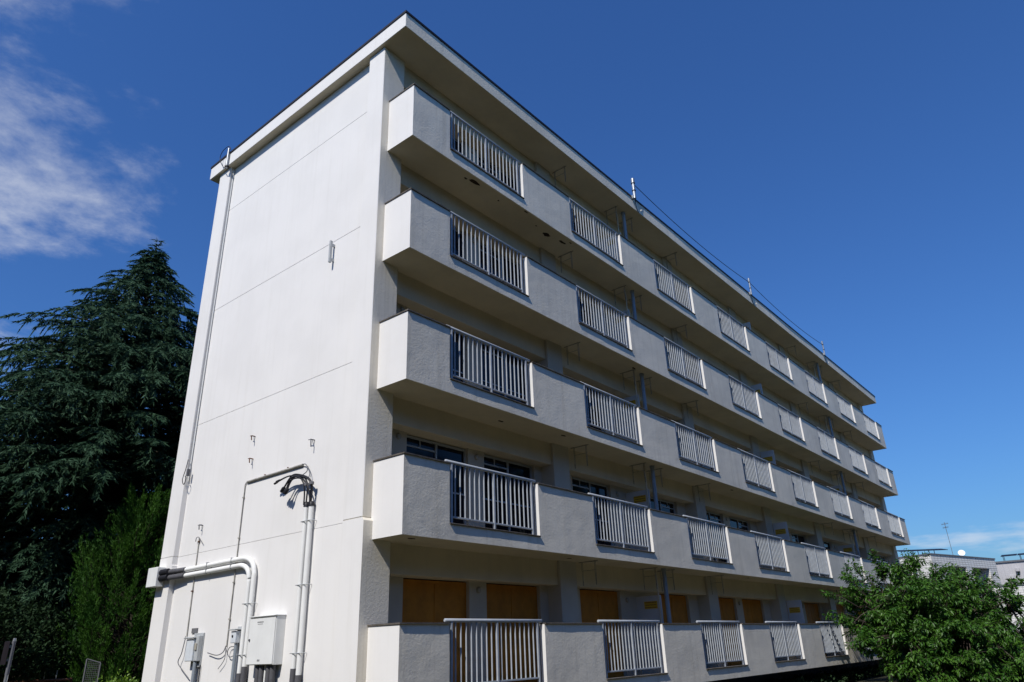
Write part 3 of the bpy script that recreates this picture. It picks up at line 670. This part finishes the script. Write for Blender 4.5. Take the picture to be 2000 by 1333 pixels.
def solar(loc, rz, n_, lab):
    s_ = mk('solar_panel_array', None, loc=loc, rz=rz, label=lab, cat='solar panels')
    for k in range(n_):
        p = MB().box(-.6, .6, -.02, .02, 0, .05).obj('panel', m_solar, s_); p.data = MB().add([(k*1.35-.64, -.5, .42), (k*1.35+.64, -.5, .42), (k*1.35+.64, .55, .62), (k*1.35-.64, .55, .62), (k*1.35-.64, -.5, .46), (k*1.35+.64, -.5, .46), (k*1.35+.64, .55, .66), (k*1.35-.64, .55, .66)], [(3, 2, 1, 0), (4, 5, 6, 7), (0, 1, 5, 4), (1, 2, 6, 5), (2, 3, 7, 6), (3, 0, 4, 7)]).mesh('panel', m_solar)
        MB().box(k*1.35-.5, k*1.35-.46, -.42, -.38, -.02, .43).obj('support', m_flash, s_)
        MB().box(k*1.35-.5, k*1.35-.46, .40, .44, -.02, .60).obj('support', m_flash, s_)
    return s_
solar((61.6, 4.6, 7.49), rad(-52), 3, 'dark solar panels on the tiled building, beside the balcony end')
solar((76.8, -1.1, 7.57), rad(-90), 6, 'dark solar panels on the concrete building roof')
an = mk('tv_antenna', None, loc=(66.5, 1.9, 7.5), label='thin television antenna mast on the tiled building roof', cat='antenna')
MB().tube([(0, 0, 0), (0, 0, 3.05)], .020, 8).obj('mast', m_gcable, an)
b = MB()
for z, L_ in ((2.9, .55), (2.6, .45)):
    b.tube([(-.15, -L_/2, z), (.15, L_/2, z)], .016, 6)
    for k in range(6):
        t = -L_/2 + L_*k/5; b.tube([(-.15+.3*k/5-.25, t, z), (-.15+.3*k/5+.25, t, z)], .006, 5); b.tube([(-.15+.3*k/5, t, z-.10), (-.15+.3*k/5, t, z+.10)], .006, 5)
b.obj('elements', m_gcable, an)
ds = mk('satellite_dish', None, loc=(67.4, 1.35, 7.52), label='white satellite dish on the tiled building roof', cat='satellite dish')
b = MB(); vs_ = [(0, 0, 0)]; fs = []; nr, na = 5, 20
for i in range(1, nr+1):
    for k in range(na):
        r_ = .28*i/nr; vs_.append((-.45*(r_**2), r_*math.cos(2*math.pi*k/na), r_*math.sin(2*math.pi*k/na)))
for k in range(na): fs.append((0, 1+k, 1+(k+1) % na))
for i in range(nr-1):
    for k in range(na): fs.append((1+i*na+k, 1+(i+1)*na+k, 1+(i+1)*na+(k+1) % na, 1+i*na+(k+1) % na))
b.add(vs_, fs, True); rfl = b.obj('reflector', m_box, ds, loc=(0, 0, .40)); rfl.rotation_euler = (0, rad(25), rad(12))
MB().tube([(.05, 0, -.02), (.05, 0, .30)], .03, 8).obj('stand', m_steel, ds)
MB().tube([(0, 0, .1), (-.22, 0, .26)], .010, 6).obj('feed_arm', m_gpvc, ds)

# ------------------------------------------------------------------ vegetation helpers
def tri_mesh(name, V, F, m):
    me = bpy.data.meshes.new(name); V = np.asarray(V, np.float32); F = np.asarray(F, np.int32)
    me.vertices.add(len(V)); me.vertices.foreach_set('co', V.ravel())
    me.loops.add(F.size); me.loops.foreach_set('vertex_index', F.ravel())
    me.polygons.add(len(F)); me.polygons.foreach_set('loop_start', np.arange(len(F), dtype=np.int32)*3)
    me.materials.append(m); me.update(calc_edges=True); me.validate(); return me
def blades(O, D, Lw, Wd, rngn):
    """thin triangular needles/sprays: origin, direction, length, half width"""
    O = np.asarray(O); D = np.asarray(D); n_ = len(O)
    D = D/np.linalg.norm(D, axis=1, keepdims=True)
    r = rngn.normal(size=(n_, 3)); w = np.cross(D, r); w /= np.linalg.norm(w, axis=1, keepdims=True)+1e-9
    w *= np.asarray(Wd)[:, None]
    V = np.empty((n_*3, 3)); V[0::3] = O-w; V[1::3] = O+w; V[2::3] = O+D*np.asarray(Lw)[:, None]
    return V, np.arange(n_*3).reshape(-1, 3)
def leaves(O, D, Lw, Wd, rngn, fold=0.25):
    """folded pointed leaves, two triangles each"""
    O = np.asarray(O); D = np.asarray(D); n_ = len(O)
    D = D/np.linalg.norm(D, axis=1, keepdims=True)
    r = rngn.normal(size=(n_, 3))*.55 + np.array([0, 0, 1.0]); s = np.cross(D, r); s /= np.linalg.norm(s, axis=1, keepdims=True)+1e-9
    nrm = np.cross(s, D); Lw = np.asarray(Lw)[:, None]; Wd = np.asarray(Wd)[:, None]
    mid = O + D*Lw*.45 + nrm*Wd*fold
    V = np.empty((n_*4, 3)); V[0::4] = O; V[1::4] = mid + s*Wd; V[2::4] = O + D*Lw - nrm*Lw*.08; V[3::4] = mid - s*Wd
    k = np.arange(n_)*4
    F = np.stack([np.stack([k, k+1, k+2], 1), np.stack([k, k+2, k+3], 1)], 1).reshape(-1, 3)
    return V, F

# ---- big cedar behind the gable
def cedar():
    R_ = np.random.default_rng(11); rr = random.Random(11); Ht = 16.95
    root = mk('cedar_tree', None, loc=(2.2, 16.4, 0), label='tall dark cedar with drooping tiered boughs behind the gable end', cat='tree')
    wood = MB(); wood.tube([(0, 0, -.1), (.05, 0, 3), (0, .05, 8), (0, 0, 13), (0, 0, Ht-.2)], [.42, .36, .24, .11, .02], 10)
    O, D, LL, WW = [], [], [], []
    def spray(p0, d0, length, dens):
        k = max(2, int(length/.062)); side = d0.cross(Vector((0, 0, 1))).normalized()
        for i in range(k):
            t = (i+.5)/k
            p = p0 + d0*length*t + Vector((0, 0, -.22*length*t*t))
            for q in range(dens):
                dd = d0*.75 + side*R_.normal()*.75 + Vector((0, 0, -.16-.38*t+R_.normal()*.24))
                O.append(p[:]); D.append(dd[:]); LL.append(.10+.15*R_.random()); WW.append(.015+.016*R_.random())
    nb = 680
    for k in range(nb):
        u = (k+.5)/nb
        z = 1.2 + (Ht-1.55)*(1-math.sqrt(1-u*.985)) if False else Ht - .35 - (Ht-1.6)*(u**0.72)
        L_ = min(8.2, .93*max(.05, Ht-.8-z))*(.60+.50*rr.random()) + .20
        az = k*2.39996 + rr.random()*.7
        if z < 6.8 and math.cos(az + 1.75) > .55: L_ = min(L_, 3.0)          # held back where the juniper grows
        toward = math.cos(az - math.atan2(-26.1, -10.0))
        if toward > .35: L_ = min(L_, 5.6)
        toward = toward         # facing the viewer's side
        if toward < -.35 and rr.random() < .45: continue
        h = Vector((math.cos(az), math.sin(az), 0))
        rise = .06 + .20*(z/Ht)**2 + .08*rr.random(); drop = .12 + .12*rr.random()
        pts = []; n_ = max(4, int(L_/.30))
        sw = rr.uniform(-.25, .25)
        for i in range(n_+1):
            s = i/n_; hh = Vector((math.cos(az+sw*s), math.sin(az+sw*s), 0))
            pts.append(Vector((0, 0, z)) + hh*L_*s + Vector((0, 0, L_*(rise*s - (rise*.55+drop)*s**2.2))))
        if L_ > .8: wood.tube(pts[:max(3, int(n_*.85))], [max(.008, (.018+.009*L_)*(1-.9*i/n_)) for i in range(max(3, int(n_*.85)))], 5, caps=False)
        for i in range(1, n_+1):
            s = i/n_
            if s < .18 and L_ > 2: continue
            d = (pts[i]-pts[i-1]).normalized()
            bl = min(1.0, .22*L_*(1.05-s)+.28)*(.75+.5*rr.random())
            for sg in (-1, 1):
                a2 = sg*rad(rr.uniform(35, 75)); dd = Matrix.Rotation(a2, 3, 'Z') @ d
                dd.z += rr.uniform(-.10, .16); dd.normalize()
                spray(pts[i] + d*rr.uniform(-.12, .12), dd, bl, 3 if s > .35 else 2)
            if s > .5: spray(pts[i], d, .35, 3)
            if i % 2: spray(pts[i], (d*.5+Vector((0, 0, -.9))).normalized(), .55+.35*rr.random(), 3)
        spray(pts[-1], (pts[-1]-pts[-2]).normalized(), .55, 4)
    for k in range(14): spray(Vector((0, 0, Ht-.9+.07*k)), Vector((math.cos(k*2.4), math.sin(k*2.4), .5)).normalized(), .38-.016*k, 4)
    V, F = blades(np.array(O), np.array(D), LL, WW, R_)
    wood.obj('trunk', m_bark, root)
    mk('crown', tri_mesh('crown', V, F, m_cedar), root)
    return len(F)
n_ced = cedar()

# ---- juniper: dense flame-like sprays
def flame_tree(name, loc, ht, rad_, n_, m, seed, label, cat='tree', blade=(.06, .11), width=.010, lean=(0.16, -0.06), per=24, low=.15):
    R_ = np.random.default_rng(seed); rr = random.Random(seed)
    root = mk(name, None, loc=loc, label=label, cat=cat)
    O, D, LL, WW = [], [], [], []; wood = MB()
    wood.tube([(0, 0, -.1), (.03, 0, ht*.45), (0, .02, ht*.85)], [.14, .09, .02], 8)
    for k in range(n_):
        u = rr.random(); z = low + (ht*.93-low)*u**1.05
        prof = math.sin(min(1, (z/ht)*1.9+.22)*math.pi/2)*(1-(z/ht)**2.2)**.75
        az = rr.uniform(0, 2*math.pi); q = .55+.5*rr.random()
        lump = 1 + .25*math.sin(az*3+z*2.1+seed) + .15*math.sin(az*7-z*3.4)
        r_ = rad_*prof*q*lump
        p = Vector((math.cos(az)*r_, math.sin(az)*r_, z))
        ax = Vector((math.cos(az)*.55+lean[0], math.sin(az)*.55+lean[1], .85+.6*rr.random())).normalized()
        ln = .65+.65*rr.random()
        wood.tube([(0, 0, max(.2, z-.6)), p*.6+Vector((0, 0, z*.35-.1)), p, p+ax*ln*.8], [.02, .014, .010, .004], 4, caps=False)
        for i in range(13):
            t0 = i/13; sd_ = Vector(R_.normal(size=3)); sd_ = (sd_-ax*sd_.dot(ax)).normalized()
            p1 = p + ax*ln*t0; a1 = (ax + sd_*(.75-.45*t0)).normalized(); l1 = ln*.42*(1-.55*t0)
            for j in range(per):
                t = R_.random()
                o = p1 + a1*l1*t + Vector(R_.normal(size=3))*.030*(1.2-t)
                dd = a1 + Vector(R_.normal(size=3))*.38 + ax*.3
                O.append(o[:]); D.append(dd[:]); LL.append(blade[0]+(blade[1]-blade[0])*R_.random()); WW.append(width*(.7+.6*R_.random()))
    V, F = blades(np.array(O), np.array(D), LL, WW, R_)
    wood.obj('trunk', m_bark, root); mk('crown', tri_mesh('crown', V, F, m), root); return root
flame_tree('juniper_tree', (1.6, 11.75, 0), 5.6, 1.38, 480, m_junip, 5, 'bright green flame-like juniper beside the rear corner of the gable')

# ---- leafy shrubs and hedge
def leaf_bush(name, loc, ht, rad_, n_, m, seed, label, cat='shrub', lf=(.05, .09), wd=.022, el=1.0, rz=0):
    R_ = np.random.default_rng(seed); rr = random.Random(seed)
    root = mk(name, None, loc=loc, label=label, cat=cat, rz=rz); wood = MB(); O, D, LL, WW = [], [], [], []
    for k in range(n_):
        az = rr.uniform(0, 2*math.pi); cz = rr.uniform(-.15, 1); rr_ = math.sqrt(max(0, 1-cz*cz)); q = (.55+.5*rr.random())
        lump = 1+.16*math.sin(az*3+cz*5+seed)
        p = Vector((math.cos(az)*rr_*rad_*el*q*lump, math.sin(az)*rr_*rad_*q*lump, ht*.42+cz*ht*.56*q))
        if k % 6 == 0: wood.tube([(p.x*.1, p.y*.1, 0), p*.55, p], [.018, .011, .004], 4, caps=False)
        ax = Vector((p.x/rad_, p.y/rad_, .7)).normalized()
        for j in range(12):
            o = p + ax*(.22*R_.random()) + Vector(R_.normal(size=3))*.05; dd = ax*.8 + Vector(R_.normal(size=3))*.6
            O.append(o[:]); D.append(dd[:]); LL.append(lf[0]+(lf[1]-lf[0])*R_.random()); WW.append(wd*(.7+.6*R_.random()))
    V, F = leaves(np.array(O), np.array(D), LL, WW, R_)
    wood.obj('stems', m_bark, root); mk('foliage', tri_mesh('foliage', V, F, m), root); return root
leaf_bush('low_shrub', (.15, 8.75, 0), 1.17, .62, 330, m_shrub, 3, 'small bright yellow-green shrub at the foot of the rear corner')
leaf_bush('evergreen_shrub', (-2.1, 11.9, 0), 3.3, 1.5, 1100, m_hedge, 21, 'dark rounded evergreen shrub beneath the cedar, by the sign post', lf=(.07, .13), wd=.03)
leaf_bush('evergreen_shrub', (-.3, 13.4, 0), 3.0, 1.3, 900, m_hedge, 22, 'dark evergreen shrub beneath the cedar, behind the juniper', lf=(.07, .13), wd=.03)
hd = leaf_bush('evergreen_hedge', (3.0, 27.0, 0), 6.5, 2.2, 3600, m_hedge, 23, 'tall dark evergreen hedge far behind the cedar', cat='hedge', lf=(.16, .30), wd=.08, el=5.5, rz=rad(-15))
MB().tube([(-11.5, 0, 1.0), (-9, 0, 2.3), (0, 0, 2.5), (9, 0, 2.3), (11.5, 0, 1.0)], [.5, 1.7, 2.2, 1.7, .5], 12).obj('inner_growth', m_hedge, hd)

leaf_bush('leafy_shrub', (25.5, -8.0, 0), 2.6, 1.5, 900, m_cherry, 41, 'rounded leafy green shrub at the right edge beside the broad tree', lf=(.08, .14), wd=.022)
def cover():
    R_ = np.random.default_rng(8); n_ = 14000
    x = R_.uniform(6, 40, n_); y = R_.uniform(-.75, .35, n_); z = R_.random(n_)**.6*(.26+.08*np.sin(x*2.3)+.06*np.sin(x*6.1+y*4))
    V, F = leaves(np.stack([x, y, z], 1), np.stack([R_.normal(size=n_), R_.normal(size=n_), .5+R_.random(n_)*.6], 1), .07+.07*R_.random(n_), .02+.015*R_.random(n_), R_)
    mk('ground_cover', tri_mesh('ground_cover', V, F, m_hedge), kind='stuff', label='dark low planting under the lowest balcony', cat='plants')
cover()

# ---- unseen belt of trees, added to keep low sky light off the front
def belt():
    R_ = np.random.default_rng(31); rr = random.Random(31); b_ = MB(); O, D, LL, WW = [], [], [], []
    for k in range(120):
        a = rad(108 + 226*k/119); r_ = (40 - 13*max(0, math.cos(a-rad(262)))) + rr.uniform(-2, 4); c_ = Vector((6+r_*math.cos(a), -6+r_*math.sin(a), 0)); h = rr.uniform(12, 16.5); w = rr.uniform(2.2, 3.2)
        pts = [c_ + Vector((rr.uniform(-.3, .3), rr.uniform(-.3, .3), z*h)) for z in (0, .12, .3, .5, .7, .88, 1.0)]
        b_.tube(pts, [w*.7, w, w*1.15, w*1.1, w*.85, w*.5, .1], 9)
        for j in range(160):
            t = rr.random(); az = rr.uniform(0, 2*math.pi); ww = w*(1.2-.9*t*t)
            O.append((c_.x+math.cos(az)*ww, c_.y+math.sin(az)*ww, .3+t*h*.98)); D.append((math.cos(az), math.sin(az), .5*rr.random())); LL.append(.7+.6*rr.random()); WW.append(.25+.2*rr.random())
    V, F = leaves(np.array(O), np.array(D), LL, WW, R_)
    k = len(b_.v); b_.v += [tuple(q) for q in V]; b_.f += [tuple(int(i)+k for i in f) for f in F]; b_.sm += [False]*len(F)
    b_.obj('sky_screen_trees', m_hedge, kind='stuff', label='added belt of unseen dark trees screening off low sky light', cat='trees')
belt()

# ---- broad cherry tree in front of the far balconies
def cherry():
    R_ = np.random.default_rng(4); rr = random.Random(4)
    base = Vector((22.7, -3.85, 0)); root = mk('cherry_tree', None, loc=base, label='broad leafy green tree in front of the far end of the balconies', cat='tree')
    wood = MB(); wood.tube([(0, 0, -.1), (.04, .02, .45), (0, 0, .95)], [.20, .15, .14], 10)
    limbs = []
    for k in range(10):
        az = k*2*math.pi/10 + rr.uniform(-.2, .2); el = rr.uniform(.32, .85); L_ = rr.uniform(1.7, 2.4)
        pts = [Vector((0, 0, .75+.03*k))]
        for i in range(1, 7):
            s = i/6; pts.append(Vector((math.cos(az+.3*s*math.sin(k))*L_*s, math.sin(az+.3*s*math.sin(k))*L_*s, .9 + L_*el*s - .25*s*s*L_*.4)) + Vector((rr.uniform(-.08, .08), rr.uniform(-.08, .08), rr.uniform(-.05, .05))))
        wood.tube(pts, [.085*(1-.8*i/6)+.008 for i in range(7)], 7, caps=False); limbs += pts[2:]
    la = np.array([q[:] for q in limbs])
    O, D, LL, WW = [], [], [], []
    def twig(tip, nl=26, start=None):
        if start is None:
            j = int(np.argmin(np.linalg.norm(la-np.array(tip[:]), axis=1) + R_.random(len(la))*.35)); start = limbs[j]
        tip = Vector(tip); mid = start.lerp(tip, .5) + Vector((rr.uniform(-.12, .12), rr.uniform(-.12, .12), rr.uniform(0, .18)))
        pts = smooth_path([start, mid, tip], 4)
        wood.tube(pts, [.008*(1-i/(len(pts)-1))+.003 for i in range(len(pts))], 4, caps=False)
        ln = min(.62, (tip-start).length); dr = (tip-mid).normalized()
        for i in range(nl):
            t = R_.random()**.75; p = tip - dr*ln*(1-t)
            sd_ = Vector(R_.normal(size=3)); sd_ = (sd_ - dr*sd_.dot(dr)).normalized()
            dd = dr*.55 + sd_*.75 + Vector((0, 0, -.55)); p2 = p + sd_*.03
            O.append(p2[:]); D.append(dd[:]); LL.append(.11+.08*R_.random()); WW.append(.021+.013*R_.random())
    cnt = 0; tries = 0
    while cnt < 620 and tries < 20000:
        tries += 1
        az = rr.uniform(0, 2*math.pi); cz = rr.uniform(-.62, 1); q = rr.random()**.40
        lump = 1 + .12*math.sin(3*az+1.1) + .10*math.sin(5*az+cz*6) + .09*math.sin(9*az-cz*9+2)
        r_ = math.sqrt(max(0, 1-(cz if cz > 0 else cz*.5)**2))*q*lump
        p = Vector((math.cos(az)*r_*3.4, math.sin(az)*r_*3.15, 1.45+2.42*cz*q*lump*(1 if cz > 0 else .80)))
        p.z += .12*(p.y if p.y < 0 else 0)
        if cnt >= 500:                                             # low skirt of foliage
            a_ = rr.uniform(0, 2*math.pi); d_ = rr.uniform(.9, 3.0); p = Vector((math.cos(a_)*d_*1.1, math.sin(a_)*d_, rr.uniform(.15, .95)))
        if p.z < .12 or base.y + p.y > -1.15: continue
        if p.y > .9 and p.z < .1 + 1.1*(p.y-.9): continue
        cnt += 1
        outd = Vector((p.x*.5, p.y*.5, .9*(p.z-.6))).normalized()
        j = int(np.argmin(np.linalg.norm(la-np.array(p[:]), axis=1) + R_.random(len(la))*.35)); hub = p - outd*.25
        wood.tube(smooth_path([limbs[j], limbs[j].lerp(hub, .5)+Vector((0, 0, .12)), hub], 3), [.022-.0018*i for i in range(7)], 5, caps=False)
        for _ in range(6):
            t_ = hub + outd*rr.uniform(.25, .55) + Vector((rr.gauss(0, .20), rr.gauss(0, .20), rr.gauss(0, .13)))
            if base.y + t_.y > -.95: t_.y = -.95 - base.y
            twig(t_, 27, hub)
    shoots = [((-1.3, 1.20, 4.55), (-1.1, 1.0, 3.2)), ((-1.25, 1.25, 4.25), (-1.0, 1.1, 3.1)), ((-1.3, 1.22, 3.95), (-1.0, 1.1, 3.0)), ((-2.7, 2.8, 3.12), (-2.0, 1.9, 2.5)), ((-2.6, 2.85, 2.28), (-1.9, 1.8, 2.0)), ((.2, -.35, 3.95), (.1, -.2, 3.0)), ((.3, -.95, 3.8), (.2, -.7, 2.9)), ((.1, .25, 3.85), (.1, .2, 3.0)), ((-2.2, 2.2, 3.6), (-1.7, 1.6, 2.8)), ((.3, -1.6, 3.6), (.2, -1.2, 2.8)), ((.3, -2.0, 3.3), (.2, -1.6, 2.5)), ((.2, -2.4, 2.9), (.2, -1.9, 2.2))]
    for tp, st_ in shoots:
        for _ in range(2): twig(Vector(tp)+Vector((rr.uniform(-.1, .1), rr.uniform(-.1, .1), rr.uniform(-.15, .1))), 34, Vector(st_))
    V, F = leaves(np.array(O), np.array(D), LL, WW, R_)
    wood.obj('trunk', m_cbark, root); mk('crown', tri_mesh('crown', V, F, m_cherry), root)
    return len(F)
n_che = cherry()

# ------------------------------------------------------------------ small things at the lower left
sp = mk('sign_post', None, loc=(-4.22, 1.73, 0), label='upright metal pole carrying a sign plate seen edge-on, at the lower left', cat='sign post')
MB().tube([(0, 0, 0), (0, 0, 1.90), (0, 0, 1.935)], [.021, .021, .016], 14).obj('pole', m_steel, sp)
MB().tube([(0, 0, 1.50), (0, 0, 1.90)], .023, 14).obj('reflective_band', m_dgrey, sp)
MB().box(-.055, -.046, -.02, .17, 1.62, 1.90, .002).obj('plate', m_flash, sp)
for z in (1.66, 1.82): MB().box(-.045, -.02, -.012, .012, z, z+.03).obj('bracket', m_steel, sp)
fc = mk('rusty_fence', None, loc=(-5.0, 12.55, 0), rz=math.atan2(10.84-12.55, .03+5.0), label='rusty brown metal fence along the lower left edge', cat='fence')
FL = 5.30
MB().tube([(0, 0, 1.26), (FL, 0, 1.26)], .030, 8).obj('top_rail', m_rust, fc); MB().tube([(0, 0, .2), (FL, 0, .2)], .022, 8).obj('bottom_rail', m_rust, fc)
for x in (0, 1.76, 3.53, FL): MB().box(x-.03, x+.03, .02, .08, 0, 1.30).obj('post', m_rust, fc)
for x in (4.72, 4.97): MB().tube([(x, .05, 1.0), (x, .05, 1.47)], .014, 6).obj('rod', m_steel, fc)
me_b = MB().tube([(0, 0, .2), (0, 0, 1.25)], .009, 6).mesh('bar', m_rust)
for k in range(35): mk('bar', me_b, fc, loc=(.15+.148*k, 0, 0))
gt = mk('mesh_panel', None, loc=(-.10, 9.84, 0), rz=rad(-20), label='narrow grey wire-mesh panel between fence and shrub', cat='fence panel')
MB().tube([(0, 0, 0), (0, 0, 1.70)], .018, 8).tube([(.30, 0, 0), (.30, 0, 1.60)], .018, 8).tube([(0, 0, 1.70), (.30, 0, 1.60)], .014, 8).obj('frame', m_gcable, gt)
b = MB()
for k in range(1, 8): b.tube([(.0375*k, 0, 0), (.0375*k, 0, 1.69-.0125*k)], .003, 4)
for k in range(1, 40): b.tube([(0, 0, .042*k), (.30, 0, .042*k-.01)], .003, 4)
b.obj('wires', m_gcable, gt)
print('cedar', n_ced, 'cherry', n_che, 'objects', len(bpy.data.objects))
